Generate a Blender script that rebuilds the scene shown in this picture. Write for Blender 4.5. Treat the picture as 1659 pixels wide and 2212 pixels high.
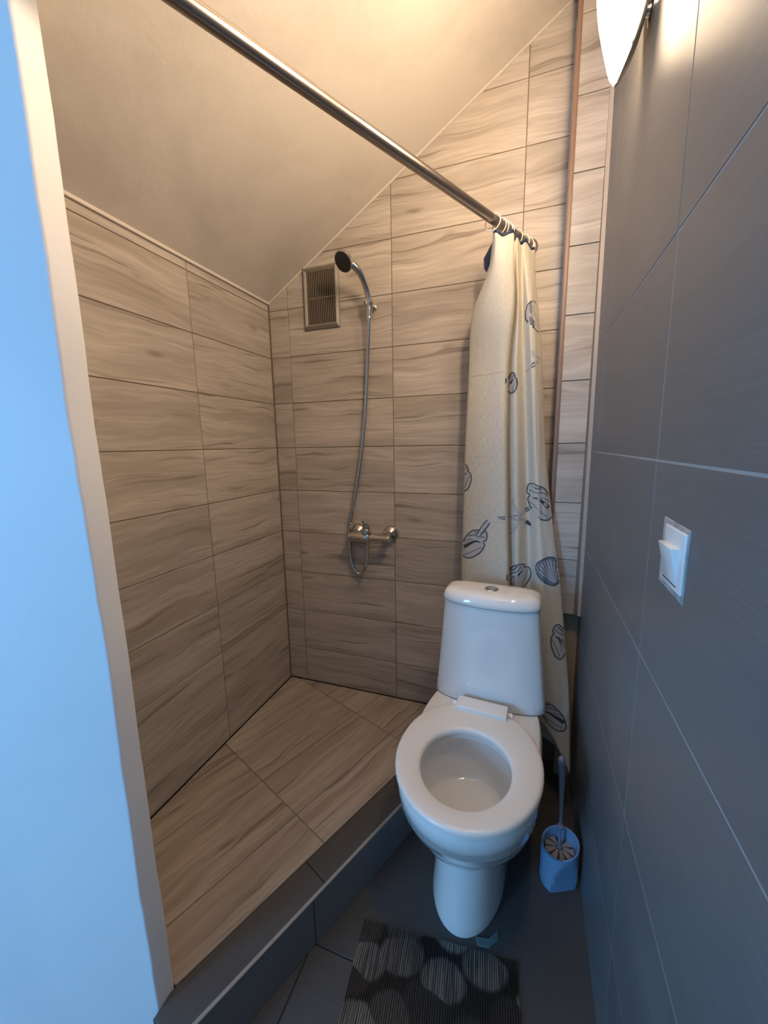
import bpy, bmesh, math, random
from mathutils import Vector, Matrix
from mathutils.bvhtree import BVHTree

scene = bpy.context.scene
for _o in list(bpy.data.objects):
    bpy.data.objects.remove(_o)
COL = scene.collection
random.seed(7)

# ------------------------------------------------------------------ camera
CAM_Z = 1.205
cam_d = bpy.data.cameras.new('camera')
cam = bpy.data.objects.new('camera', cam_d)
COL.objects.link(cam)
cam_d.sensor_fit = 'HORIZONTAL'
cam_d.sensor_width = 36.0
cam_d.lens = 843.7 / 1659.0 * 36.0
cam_d.clip_start = 0.02
YAW, PITCH, ROLL = 0.3397, 0.1704, -0.017
_fwd = Vector((-math.sin(YAW) * math.cos(PITCH), math.cos(YAW) * math.cos(PITCH), -math.sin(PITCH)))
_r0 = Vector((math.cos(YAW), math.sin(YAW), 0))
_u0 = _r0.cross(_fwd)
_r = math.cos(ROLL) * _r0 + math.sin(ROLL) * _u0
_u = -math.sin(ROLL) * _r0 + math.cos(ROLL) * _u0
cam.matrix_world = Matrix(((_r.x, _u.x, -_fwd.x, 0), (_r.y, _u.y, -_fwd.y, 0), (_r.z, _u.z, -_fwd.z, CAM_Z), (0, 0, 0, 1)))
scene.camera = cam

# ------------------------------------------------------------------ world, daylight, exposure
world = bpy.data.worlds.new('world')
scene.world = world
world.use_nodes = True
_bg = world.node_tree.nodes['Background']
_bg.inputs[0].default_value = (0.22, 0.52, 1.0, 1)
_bg.inputs[1].default_value = 0.35
scene.view_settings.view_transform = 'Standard'
scene.view_settings.look = 'None'
scene.view_settings.gamma = 1.0
scene.view_settings.use_curve_mapping = False
scene.view_settings.exposure = 0.0

# daylight entering the hall behind the camera through its window
wl = bpy.data.lights.new('window_daylight', 'AREA')
wl.shape = 'RECTANGLE'
wl.size, wl.size_y = 0.56, 1.20
wl.energy = 67
wl.color = (0.20, 0.53, 1.0)
wlo = bpy.data.objects.new('window_daylight', wl)
COL.objects.link(wlo)
wlo.location = (-2.12, -2.16, 1.30)
wlo.rotation_euler = (math.radians(90), 0, math.radians(-14))

# ------------------------------------------------------------------ node helpers
def new_mat(name):
    m = bpy.data.materials.new(name)
    m.use_nodes = True
    nt = m.node_tree
    b = nt.nodes['Principled BSDF']
    return m, nt, b

def nd(nt, typ, **kw):
    n = nt.nodes.new(typ)
    for k, v in kw.items():
        setattr(n, k, v)
    return n

def lk(nt, a, b):
    nt.links.new(a, b)

def plain(name, col, rough=0.5, metal=0.0, **kw):
    m, nt, b = new_mat(name)
    b.inputs['Base Color'].default_value = (*col, 1)
    b.inputs['Roughness'].default_value = rough
    b.inputs['Metallic'].default_value = metal
    for k, v in kw.items():
        b.inputs[k].default_value = v
    return m

def math_node(nt, op, a, b=None, clamp=False):
    n = nd(nt, 'ShaderNodeMath', operation=op)
    n.use_clamp = clamp
    for i, v in enumerate((a, b)):
        if v is None:
            continue
        if isinstance(v, (int, float)):
            n.inputs[i].default_value = v
        else:
            lk(nt, v, n.inputs[i])
    return n.outputs[0]

def ramp(nt, src, stops):
    r = nd(nt, 'ShaderNodeValToRGB')
    els = r.color_ramp.elements
    while len(els) > 1:
        els.remove(els[-1])
    els[0].position = stops[0][0]
    els[0].color = (*stops[0][1], 1)
    for p, c in stops[1:]:
        e = els.new(p)
        e.color = (*c, 1)
    lk(nt, src, r.inputs[0])
    return r.outputs[0]

def mixc(nt, fac, a, b, mode='MIX'):
    n = nd(nt, 'ShaderNodeMix', data_type='RGBA', blend_type=mode)
    for i, v in ((0, fac), (6, a), (7, b)):
        if isinstance(v, (int, float)):
            n.inputs[i].default_value = v
        elif isinstance(v, tuple):
            n.inputs[i].default_value = (*v, 1)
        else:
            lk(nt, v, n.inputs[i])
    return n.outputs[2]

def noise(nt, vec, w, scale, detail=3, rough=0.55, dist=0.0):
    n = nd(nt, 'ShaderNodeTexNoise', noise_dimensions='4D')
    lk(nt, vec, n.inputs['Vector'])
    if w is not None:
        lk(nt, w, n.inputs['W'])
    n.inputs['Scale'].default_value = scale
    n.inputs['Detail'].default_value = detail
    n.inputs['Roughness'].default_value = rough
    n.inputs['Distortion'].default_value = dist
    return n.outputs['Fac']

def mapped(nt, vec, scale):
    m = nd(nt, 'ShaderNodeMapping')
    lk(nt, vec, m.inputs['Vector'])
    m.inputs['Scale'].default_value = scale
    return m.outputs[0]

# ------------------------------------------------------------------ materials
def make_wood_tile(name, tint=(1, 1, 1)):
    """ceramic tile with a pale printed wood grain that runs along local x"""
    m, nt, b = new_mat(name)
    tc = nd(nt, 'ShaderNodeTexCoord').outputs['Object']
    rnd = nd(nt, 'ShaderNodeObjectInfo').outputs['Random']
    w = math_node(nt, 'MULTIPLY', rnd, 37.0)
    # gentle waviness of the grain: shift v by a slow noise
    slow = noise(nt, mapped(nt, tc, (3.5, 5, 1)), w, 1.0, 2, 0.5)
    sep = nd(nt, 'ShaderNodeSeparateXYZ')
    lk(nt, tc, sep.inputs[0])
    v2 = math_node(nt, 'ADD', sep.outputs[1], math_node(nt, 'MULTIPLY', math_node(nt, 'SUBTRACT', slow, 0.5), 0.075))
    comb = nd(nt, 'ShaderNodeCombineXYZ')
    lk(nt, sep.outputs[0], comb.inputs[0])
    lk(nt, v2, comb.inputs[1])
    P = comb.outputs[0]
    broad = noise(nt, mapped(nt, P, (2.2, 20, 1)), w, 1.0, 3, 0.55, 0.3)
    fine = noise(nt, mapped(nt, P, (5, 110, 1)), w, 1.0, 3, 0.6, 0.2)
    streak = noise(nt, mapped(nt, P, (2.6, 62, 1)), w, 1.0, 2, 0.5, 0.4)
    A, B, D = [tuple(c * t for c, t in zip(col, tint)) for col in ((0.50, 0.445, 0.39), (0.345, 0.297, 0.25), (0.20, 0.165, 0.133))]
    c = ramp(nt, broad, [(0.34, B), (0.56, A), (0.78, tuple(min(1, x * 1.08) for x in A))])
    c = mixc(nt, ramp(nt, fine, [(0.42, (0.55,) * 3), (0.60, (0, 0, 0))]), c, B)
    c = mixc(nt, ramp(nt, streak, [(0.31, (0.75,) * 3), (0.41, (0, 0, 0))]), c, D)
    # knots
    vor = nd(nt, 'ShaderNodeTexVoronoi', voronoi_dimensions='4D')
    lk(nt, mapped(nt, P, (5.0, 17, 1)), vor.inputs['Vector'])
    lk(nt, w, vor.inputs['W'])
    vor.inputs['Scale'].default_value = 1.0
    c = mixc(nt, ramp(nt, vor.outputs['Distance'], [(0.06, (0.8,) * 3), (0.21, (0, 0, 0))]), c, D)
    bright = math_node(nt, 'ADD', 0.93, math_node(nt, 'MULTIPLY', rnd, 0.14))
    hsv = nd(nt, 'ShaderNodeHueSaturation')
    lk(nt, bright, hsv.inputs['Value'])
    lk(nt, c, hsv.inputs['Color'])
    lk(nt, hsv.outputs[0], b.inputs['Base Color'])
    b.inputs['Roughness'].default_value = 0.42
    b.inputs['Specular IOR Level'].default_value = 0.35
    bump = nd(nt, 'ShaderNodeBump')
    bump.inputs['Strength'].default_value = 0.10
    bump.inputs['Distance'].default_value = 0.002
    lk(nt, fine, bump.inputs['Height'])
    lk(nt, bump.outputs[0], b.inputs['Normal'])
    return m

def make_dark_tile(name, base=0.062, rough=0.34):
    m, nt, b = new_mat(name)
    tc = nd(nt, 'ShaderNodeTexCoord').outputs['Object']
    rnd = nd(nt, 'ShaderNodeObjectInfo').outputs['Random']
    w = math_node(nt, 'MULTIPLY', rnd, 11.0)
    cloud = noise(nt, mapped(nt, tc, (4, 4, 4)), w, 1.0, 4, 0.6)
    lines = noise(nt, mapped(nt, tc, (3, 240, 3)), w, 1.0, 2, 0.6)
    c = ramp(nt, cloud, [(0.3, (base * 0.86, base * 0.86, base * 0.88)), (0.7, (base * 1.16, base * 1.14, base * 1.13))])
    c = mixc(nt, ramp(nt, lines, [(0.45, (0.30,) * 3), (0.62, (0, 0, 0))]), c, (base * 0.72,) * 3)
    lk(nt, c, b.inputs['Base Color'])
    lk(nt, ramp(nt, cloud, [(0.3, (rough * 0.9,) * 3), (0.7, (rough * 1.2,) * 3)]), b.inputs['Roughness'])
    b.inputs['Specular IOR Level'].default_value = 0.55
    bump = nd(nt, 'ShaderNodeBump')
    bump.inputs['Strength'].default_value = 0.05
    bump.inputs['Distance'].default_value = 0.002
    lk(nt, lines, bump.inputs['Height'])
    lk(nt, bump.outputs[0], b.inputs['Normal'])
    return m

def make_plaster(name, a, c2, scale=3.0, bump_s=0.15, rough=0.8):
    m, nt, b = new_mat(name)
    tc = nd(nt, 'ShaderNodeTexCoord').outputs['Object']
    n1 = noise(nt, mapped(nt, tc, (scale,) * 3), None, 1.0, 5, 0.6, 0.6)
    n2 = noise(nt, mapped(nt, tc, (45,) * 3), None, 1.0, 4, 0.65)
    n3 = noise(nt, mapped(nt, tc, (scale * 2.2,) * 3), None, 1.0, 6, 0.7, 1.2)
    c = ramp(nt, n1, [(0.36, c2), (0.54, a)])
    c = mixc(nt, ramp(nt, n3, [(0.62, (0, 0, 0)), (0.72, (0.35,) * 3)]), c, c2)
    lk(nt, c, b.inputs['Base Color'])
    b.inputs['Roughness'].default_value = rough
    bump = nd(nt, 'ShaderNodeBump')
    bump.inputs['Strength'].default_value = bump_s
    bump.inputs['Distance'].default_value = 0.004
    hsum = math_node(nt, 'ADD', n2, math_node(nt, 'MULTIPLY', n3, 2.5))
    lk(nt, hsum, bump.inputs['Height'])
    lk(nt, bump.outputs[0], b.inputs['Normal'])
    return m

def make_cloth(name):
    m, nt, b = new_mat(name)
    tc = nd(nt, 'ShaderNodeTexCoord').outputs['UV']
    n1 = noise(nt, mapped(nt, tc, (500, 60, 1)), None, 1.0, 2, 0.5)
    n2 = noise(nt, mapped(nt, tc, (60, 700, 1)), None, 1.0, 2, 0.5)
    wv = math_node(nt, 'ADD', n1, n2)
    c = ramp(nt, math_node(nt, 'MULTIPLY', wv, 0.5), [(0.36, (0.60, 0.55, 0.44)), (0.60, (0.80, 0.75, 0.64))])
    lk(nt, c, b.inputs['Base Color'])
    b.inputs['Roughness'].default_value = 0.62
    b.inputs['Sheen Weight'].default_value = 0.2
    tr = nd(nt, 'ShaderNodeBsdfTranslucent')
    lk(nt, c, tr.inputs['Color'])
    mx = nd(nt, 'ShaderNodeMixShader')
    mx.inputs[0].default_value = 0.22
    out = nt.nodes['Material Output']
    lk(nt, b.outputs[0], mx.inputs[1])
    lk(nt, tr.outputs[0], mx.inputs[2])
    lk(nt, mx.outputs[0], out.inputs['Surface'])
    bump = nd(nt, 'ShaderNodeBump')
    bump.inputs['Strength'].default_value = 0.12
    bump.inputs['Distance'].default_value = 0.001
    lk(nt, wv, bump.inputs['Height'])
    lk(nt, bump.outputs[0], b.inputs['Normal'])
    return m

def make_mat_stones(name):
    """ribbed mat printed with round grey pebbles"""
    m, nt, b = new_mat(name)
    tc = nd(nt, 'ShaderNodeTexCoord').outputs['Object']
    wob = noise(nt, mapped(nt, tc, (9, 9, 0)), None, 1.0, 2, 0.5)
    add = nd(nt, 'ShaderNodeVectorMath', operation='ADD')
    lk(nt, mapped(nt, tc, (11.0, 13.5, 0)), add.inputs[0])
    cw = nd(nt, 'ShaderNodeCombineXYZ')
    lk(nt, math_node(nt, 'MULTIPLY', wob, 0.5), cw.inputs[0])
    lk(nt, math_node(nt, 'MULTIPLY', wob, 0.4), cw.inputs[1])
    lk(nt, cw.outputs[0], add.inputs[1])
    V = add.outputs[0]
    v1 = nd(nt, 'ShaderNodeTexVoronoi', voronoi_dimensions='2D')
    lk(nt, V, v1.inputs['Vector'])
    v1.inputs['Scale'].default_value = 1.0
    v1.inputs['Randomness'].default_value = 0.8
    sepc = nd(nt, 'ShaderNodeSeparateColor')
    lk(nt, v1.outputs['Color'], sepc.inputs[0])
    grain = noise(nt, mapped(nt, tc, (230, 7, 0)), None, 1.0, 3, 0.6)
    stone = ramp(nt, sepc.outputs[0], [(0.0, (0.012, 0.011, 0.010)), (0.35, (0.035, 0.032, 0.028)), (0.45, (0.14, 0.13, 0.115)), (1.0, (0.31, 0.285, 0.25))])
    stone = mixc(nt, ramp(nt, grain, [(0.40, (0.85,) * 3), (0.58, (0, 0, 0))]), stone, (0.03, 0.028, 0.025))
    c = mixc(nt, ramp(nt, v1.outputs['Distance'], [(0.47, (0, 0, 0)), (0.58, (1, 1, 1))]), stone, (0.008, 0.0075, 0.007))
    lk(nt, c, b.inputs['Base Color'])
    b.inputs['Roughness'].default_value = 0.55
    return m

M_WOOD = make_wood_tile('wood_print_tile')
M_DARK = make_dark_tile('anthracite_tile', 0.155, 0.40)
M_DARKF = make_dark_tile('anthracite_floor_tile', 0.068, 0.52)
M_WOODF = make_wood_tile('wood_print_floor_tile', (0.90, 0.87, 0.85))
M_GROUT_B = plain('brown_grout', (0.20, 0.155, 0.115), 0.9)
M_GROUT_G = plain('grey_grout', (0.36, 0.36, 0.36), 0.9)
M_GROUT_D = plain('dark_floor_grout', (0.02, 0.018, 0.016), 0.9)
M_CEIL = make_plaster('ceiling_plaster', (0.64, 0.585, 0.525), (0.545, 0.50, 0.447), 2.6, 0.18)
M_WHITE = make_plaster('white_wall_paint', (0.80, 0.80, 0.80), (0.76, 0.76, 0.77), 2.0, 0.10, 0.6)
M_BEIGE = plain('beige_board', (0.42, 0.34, 0.24), 0.7)
M_TRIM_BROWN = plain('brown_corner_trim', (0.24, 0.145, 0.10), 0.45)
M_TRIM_CREAM = plain('cream_bead', (0.42, 0.35, 0.30), 0.5)
M_TRIM_STEEL = plain('steel_edge_trim', (0.36, 0.35, 0.32), 0.4, 0.3)
M_CERAMIC = plain('glazed_ceramic', (0.86, 0.84, 0.80), 0.07, 0.0, **{'Coat Weight': 0.5, 'Coat Roughness': 0.03})
M_SEAT = plain('seat_plastic', (0.88, 0.83, 0.76), 0.25)
M_CHROME = plain('chrome', (0.62, 0.60, 0.57), 0.12, 1.0)
M_STEELROD = plain('brushed_steel_rod', (0.40, 0.35, 0.31), 0.28, 1.0)
M_BLACK = plain('black_rubber', (0.012, 0.014, 0.016), 0.45)
M_VOID = plain('dark_duct', (0.006, 0.005, 0.004), 0.9)
M_GRILLE = plain('grey_beige_plastic', (0.20, 0.175, 0.145), 0.4)
M_SLAT = plain('grille_slat', (0.20, 0.165, 0.125), 0.45)
M_CLOTH = make_cloth('curtain_cloth')
M_NAVY = plain('navy_hem', (0.016, 0.03, 0.075), 0.55)
M_INK = plain('dark_ink', (0.045, 0.055, 0.075), 0.6)
M_INK2 = plain('grey_blue_ink', (0.46, 0.45, 0.44), 0.6)
M_INK3 = plain('mid_ink', (0.14, 0.16, 0.20), 0.6)
M_RING = plain('clear_plastic_ring', (0.75, 0.72, 0.66), 0.25)
M_BLUE = plain('blue_plastic', (0.19, 0.33, 0.50), 0.28)
M_BLUEGREY = plain('slate_blue_plastic', (0.22, 0.27, 0.34), 0.25)
M_BRISTLE = plain('pale_bristle', (0.40, 0.36, 0.36), 0.7)
M_SWITCH = plain('white_switch_plastic', (0.78, 0.82, 0.82), 0.25)
M_FILLER = make_plaster('filler_patch', (0.44, 0.44, 0.42), (0.28, 0.30, 0.30), 30, 0.3)
M_MAT = make_mat_stones('pebble_print')
M_SEAL = plain('sealant', (0.10, 0.15, 0.165), 0.4)

def glow(name, col, strength):
    m, nt, b = new_mat(name)
    b.inputs['Base Color'].default_value = (0.9, 0.88, 0.84, 1)
    b.inputs['Roughness'].default_value = 0.3
    b.inputs['Emission Color'].default_value = (*col, 1)
    b.inputs['Emission Strength'].default_value = strength
    return m
M_GLOW = glow('lit_frosted_glass', (1.0, 0.74, 0.485), 35.0)
M_GLOW_FILL = glow('fill_lamp_glass', (1.0, 0.74, 0.485), 112.0)  # stronger glow for the added, unseen fill sconce

# ------------------------------------------------------------------ mesh helpers
def link(name, me, mat=None, parent=None, smooth=False, sharp=None):
    o = bpy.data.objects.new(name, me)
    COL.objects.link(o)
    if mat is not None and not me.materials:
        me.materials.append(mat)
    if parent is not None:
        o.parent = parent
    if smooth:
        me.polygons.foreach_set('use_smooth', [True] * len(me.polygons))
        if sharp:
            try:
                me.set_sharp_from_angle(angle=math.radians(sharp))
            except Exception:
                pass
    return o

def mesh_of(name, verts, faces):
    me = bpy.data.meshes.new(name)
    me.from_pydata([tuple(v) for v in verts], [], faces)
    me.validate()
    bm = bmesh.new()
    bm.from_mesh(me)
    bmesh.ops.recalc_face_normals(bm, faces=bm.faces)
    bm.to_mesh(me)
    bm.free()
    return me

def empty(name, loc=(0, 0, 0), rz=0.0):
    o = bpy.data.objects.new(name, None)
    COL.objects.link(o)
    o.location = loc
    o.rotation_euler = (0, 0, rz)
    o.empty_display_size = 0.05
    return o

def tag(o, label, cat, group=None):
    o['label'] = label
    o['category'] = cat
    if group:
        o['group'] = group
    return o

def struct(o, label=None):
    o['kind'] = 'structure'
    if label:
        o['label'] = label
    return o

def prism_mesh(name, poly, n0, n1, chamfer=0.0, frame=None):
    """convex polygon (u,v) extruded from n0 to n1 along w, optional chamfer at n1; frame maps (u,v,w) to 3D"""
    k = len(poly)
    if frame is None:
        frame = lambda u, v, w: (u, v, w)
    rings = [[frame(u, v, n0) for u, v in poly]]
    if chamfer > 0:
        rings.append([frame(u, v, n1 - chamfer) for u, v in poly])
        rings.append([frame(u, v, n1) for u, v in inset(poly, chamfer)])
    else:
        rings.append([frame(u, v, n1) for u, v in poly])
    vs = [p for r in rings for p in r]
    fs = [tuple(range(k))]
    for i in range(len(rings) - 1):
        for j in range(k):
            a, b2 = i * k + j, i * k + (j + 1) % k
            fs.append((a, b2, b2 + k, a + k))
    L = (len(rings) - 1) * k
    fs.append(tuple(L + j for j in range(k)))
    return mesh_of(name, vs, fs)

def area2(poly):
    return sum(poly[i][0] * poly[(i + 1) % len(poly)][1] - poly[(i + 1) % len(poly)][0] * poly[i][1] for i in range(len(poly))) / 2

def inset(poly, d):
    k = len(poly)
    out = []
    cx = sum(p[0] for p in poly) / k
    cy = sum(p[1] for p in poly) / k
    for i in range(k):
        p0, p1, p2 = Vector(poly[i - 1]), Vector(poly[i]), Vector(poly[(i + 1) % k])
        e1, e2 = (p1 - p0).normalized(), (p2 - p1).normalized()
        n1, n2 = Vector((-e1.y, e1.x)), Vector((-e2.y, e2.x))
        den = 1 + n1.dot(n2)
        off = (n1 + n2) * (d / max(den, 0.35))
        out.append((p1.x + off.x, p1.y + off.y))
    return out

def clip(poly, region):
    """Sutherland-Hodgman: clip poly by a convex ccw region"""
    out = list(poly)
    for i in range(len(region)):
        a, b2 = region[i], region[(i + 1) % len(region)]
        ex, ey = b2[0] - a[0], b2[1] - a[1]
        side = lambda p: ex * (p[1] - a[1]) - ey * (p[0] - a[0])
        inp, out = out, []
        for j in range(len(inp)):
            p, q = inp[j - 1], inp[j]
            sp, sq = side(p), side(q)
            if (sp >= 0) != (sq >= 0):
                t = sp / (sp - sq)
                out.append((p[0] + t * (q[0] - p[0]), p[1] + t * (q[1] - p[1])))
            if sq >= 0:
                out.append(q)
        if len(out) < 3:
            return []
    clean = []
    for p in out:
        if not clean or (abs(p[0] - clean[-1][0]) + abs(p[1] - clean[-1][1])) > 1e-5:
            clean.append(p)
    if len(clean) > 2 and abs(clean[0][0] - clean[-1][0]) + abs(clean[0][1] - clean[-1][1]) < 1e-5:
        clean.pop()
    return clean

_tile_cache = {}
def tiles(parent, M, us, vs, region, mat, gap=0.0022, thick=0.008, name='tile', jitter=0.0004, chamfer=0.0008):
    """lay tiles between the joint lines us / vs on the plane M (local x,y in plane, z outward), cut to a convex region"""
    for i in range(len(us) - 1):
        for j in range(len(vs) - 1):
            u0, u1, v0, v1 = us[i], us[i + 1], vs[j], vs[j + 1]
            g = gap / 2
            poly = clip([(u0 + g, v0 + g), (u1 - g, v0 + g), (u1 - g, v1 - g), (u0 + g, v1 - g)], region)
            if len(poly) < 3 or abs(area2(poly)) < 4e-5:
                continue
            cu, cv = (u0 + u1) / 2, (v0 + v1) / 2
            loc = [(round(p[0] - cu, 5), round(p[1] - cv, 5)) for p in poly]
            key = (tuple(loc), mat.name, thick)
            me = _tile_cache.get(key)
            if me is None:
                me = prism_mesh(name, loc, -thick, 0.0, chamfer)
                _tile_cache[key] = me
            o = link(name, me, mat, parent)
            o.matrix_local = parent.matrix_basis.inverted() @ M @ Matrix.Translation((cu, cv, random.uniform(-jitter, jitter)))

def plane_matrix(origin, u, v):
    u = Vector(u).normalized()
    v = Vector(v).normalized()
    n = u.cross(v)
    return Matrix(((u.x, v.x, n.x, origin[0]), (u.y, v.y, n.y, origin[1]), (u.z, v.z, n.z, origin[2]), (0, 0, 0, 1)))

def slab(name, M, poly, d0, d1, mat, parent=None):
    """prism of a polygon drawn on plane M, between depths d0 < d1 along the plane normal"""
    me = prism_mesh(name, poly, d0, d1)
    o = link(name, me, mat, parent)
    o.matrix_local = M
    return o

def box_mesh(name, x0, x1, y0, y1, z0, z1, bevel=0.0, seg=2):
    bm = bmesh.new()
    bmesh.ops.create_cube(bm, size=1.0)
    for v in bm.verts:
        v.co = Vector((x0 + (v.co.x + .5) * (x1 - x0), y0 + (v.co.y + .5) * (y1 - y0), z0 + (v.co.z + .5) * (z1 - z0)))
    if bevel > 0:
        bmesh.ops.bevel(bm, geom=list(bm.edges), offset=bevel, segments=seg, profile=0.5, affect='EDGES')
    me = bpy.data.meshes.new(name)
    bm.to_mesh(me)
    bm.free()
    return me

def box(name, x0, x1, y0, y1, z0, z1, mat, parent=None, bevel=0.0, seg=2):
    return link(name, box_mesh(name, x0, x1, y0, y1, z0, z1, bevel, seg), mat, parent, bevel > 0, 40)

def catmull(pts, n):
    P = [Vector(p) for p in pts]
    P = [P[0] * 2 - P[1]] + P + [P[-1] * 2 - P[-2]]
    out = []
    for i in range(1, len(P) - 2):
        for k in range(n):
            t = k / n
            a, b2, c, d = P[i - 1], P[i], P[i + 1], P[i + 2]
            out.append(0.5 * ((2 * b2) + (c - a) * t + (2 * a - 5 * b2 + 4 * c - d) * t * t + (3 * b2 - a - 3 * c + d) * t ** 3))
    out.append(P[-2].copy())
    return out

def tube_mesh(name, pts, radii, seg=16, cap=True, squash=None):
    pts = [Vector(p) for p in pts]
    if isinstance(radii, (int, float)):
        radii = [radii] * len(pts)
    T = [(pts[min(i + 1, len(pts) - 1)] - pts[max(i - 1, 0)]).normalized() for i in range(len(pts))]
    ref = Vector((0, 0, 1)) if abs(T[0].z) < 0.9 else Vector((1, 0, 0))
    nrm = (ref - T[0] * ref.dot(T[0])).normalized()
    vs, fs = [], []
    for i, p in enumerate(pts):
        nrm = (nrm - T[i] * nrm.dot(T[i])).normalized()
        bi = T[i].cross(nrm)
        for k in range(seg):
            a = 2 * math.pi * k / seg
            vs.append(p + (nrm * math.cos(a) + bi * math.sin(a)) * radii[i])
    for i in range(len(pts) - 1):
        for k in range(seg):
            a, b2 = i * seg + k, i * seg + (k + 1) % seg
            fs.append((a, b2, b2 + seg, a + seg))
    if cap:
        fs.append(tuple(range(seg)))
        fs.append(tuple((len(pts) - 1) * seg + k for k in range(seg)))
    return mesh_of(name, vs, fs)

def tube(name, pts, radii, mat, parent=None, seg=16):
    return link(name, tube_mesh(name, pts, radii, seg), mat, parent, True, 50)

def lathe(name, prof, axis_o, axis_d, mat, parent=None, seg=32):
    """profile of (distance along axis, radius) spun about an axis"""
    o = Vector(axis_o)
    d = Vector(axis_d).normalized()
    return tube(name, [o + d * h for h, r in prof], [max(r, 1e-5) for h, r in prof], mat, parent, seg) if False else \
        link(name, _lathe_mesh(name, prof, o, d, seg), mat, parent, True, 40)

def _lathe_mesh(name, prof, o, d, seg):
    ref = Vector((0, 0, 1)) if abs(d.z) < 0.9 else Vector((1, 0, 0))
    n = (ref - d * ref.dot(d)).normalized()
    b2 = d.cross(n)
    vs, fs = [], []
    for h, r in prof:
        for k in range(seg):
            a = 2 * math.pi * k / seg
            vs.append(o + d * h + (n * math.cos(a) + b2 * math.sin(a)) * max(r, 1e-5))
    for i in range(len(prof) - 1):
        for k in range(seg):
            a, c = i * seg + k, i * seg + (k + 1) % seg
            fs.append((a, c, c + seg, a + seg))
    fs.append(tuple(range(seg)))
    fs.append(tuple((len(prof) - 1) * seg + k for k in range(seg)))
    return mesh_of(name, vs, fs)

def loft_mesh(name, rings, cap0=True, cap1=True):
    n = len(rings[0])
    vs = [p for r in rings for p in r]
    fs = []
    for i in range(len(rings) - 1):
        for k in range(n):
            a, b2 = i * n + k, i * n + (k + 1) % n
            fs.append((a, b2, b2 + n, a + n))
    if cap0:
        fs.append(tuple(range(n)))
    if cap1:
        fs.append(tuple((len(rings) - 1) * n + k for k in range(n)))
    return mesh_of(name, vs, fs)

# ------------------------------------------------------------------ dimensions (metres, floor z = 0)
XL = -0.987            # tiled face of the left wall
YB = 1.442             # tiled face of the back wall
ROW = 0.18             # height of one tile course
Z0 = 1.739             # course line nearest the sloped ceiling at the corner
ZS = 0.137             # shower floor
ZC = 1.770             # ceiling height at the left wall
SLOPE = 0.622
YP0, YP1 = 0.397, 0.436   # the thin partition whose end is the near jamb
XP = -0.62
def rw_x(y, z):        # face of the right wall, slightly out of square
    return 0.174 + 0.016 * y - 0.007 * (z - CAM_Z)
def ceil_z(x):
    return ZC + SLOPE * (x - XL)

# ------------------------------------------------------------------ structure
floor = struct(box('floor', -0.70, 0.32, 0.10, 1.50, -0.08, -0.0015, M_GROUT_D), 'dark grey tiled bathroom floor')
MF = plane_matrix((0, 0, 0), (1, 0, 0), (0, 1, 0))
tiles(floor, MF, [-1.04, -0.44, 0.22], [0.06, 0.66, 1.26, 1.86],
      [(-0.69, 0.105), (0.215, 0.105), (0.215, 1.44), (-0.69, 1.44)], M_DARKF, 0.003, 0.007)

# curb line of the raised shower floor
CD = Vector((math.sin(math.radians(23)), math.cos(math.radians(23)), 0))
CN = Vector((CD.y, -CD.x, 0))
C0 = Vector((-0.466, 0.79, 0))
LEDGE = 0.081
def curb_pt(off, y):
    p = C0 + CN * off
    t = (y - p.y) / CD.y
    return p + CD * t
a_in, b_in = curb_pt(0, YP1), curb_pt(0, YB)
a_out, b_out = curb_pt(LEDGE, 0.38), curb_pt(LEDGE, YB)
def curb_y(x):
    return C0.y + CD.y * (x - C0.x) / CD.x
a_led = curb_pt(0, 0.38)

shower_floor = struct(slab('floor_shower', Matrix.Identity(4), [(XL, YP1), (a_in.x, YP1), (b_in.x, YB), (XL, YB)], -0.06, ZS - 0.002, M_GROUT_B),
                      'raised shower floor of wood-look tiles')
PH = math.radians(22)
fd = Vector((math.sin(PH), math.cos(PH), 0))
fn = Vector((fd.y, -fd.x, 0))          # across, to the right
MS = plane_matrix((0, 0, ZS), fd, -fn)  # local x along the curb, local y to the left
def to_fs(p):
    return (p.dot(fd), -p.dot(fn))
reg = [to_fs(Vector(p)) for p in ((XL + .001, YP1 + .001, 0), (a_in.x - .001, YP1 + .001, 0), (b_in.x - .001, YB - .001, 0), (XL + .001, YB - .001, 0))]
tiles(shower_floor, MS, [0.555 - 0.425, 0.555, 0.555 + 0.425, 0.555 + 0.85, 0.555 + 1.275], [0.50, 0.675, 0.855, 1.035, 1.215, 1.395, 1.6],
      reg, M_WOODF, 0.0026, 0.006)

for nm_, a_, b_ in (('joint', (XL, YP1), (XL, YB)), ('joint', (XL, YB), (b_in.x, YB))):
    if a_[0] == b_[0]:
        box('silicone_joint', XL, XL + 0.005, a_[1], b_[1], ZS - 0.003, ZS + 0.0012, M_VOID, shower_floor)
    else:
        box('silicone_joint', XL, b_in.x, YB - 0.005, YB, ZS - 0.003, ZS + 0.0012, M_VOID, shower_floor)

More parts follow.
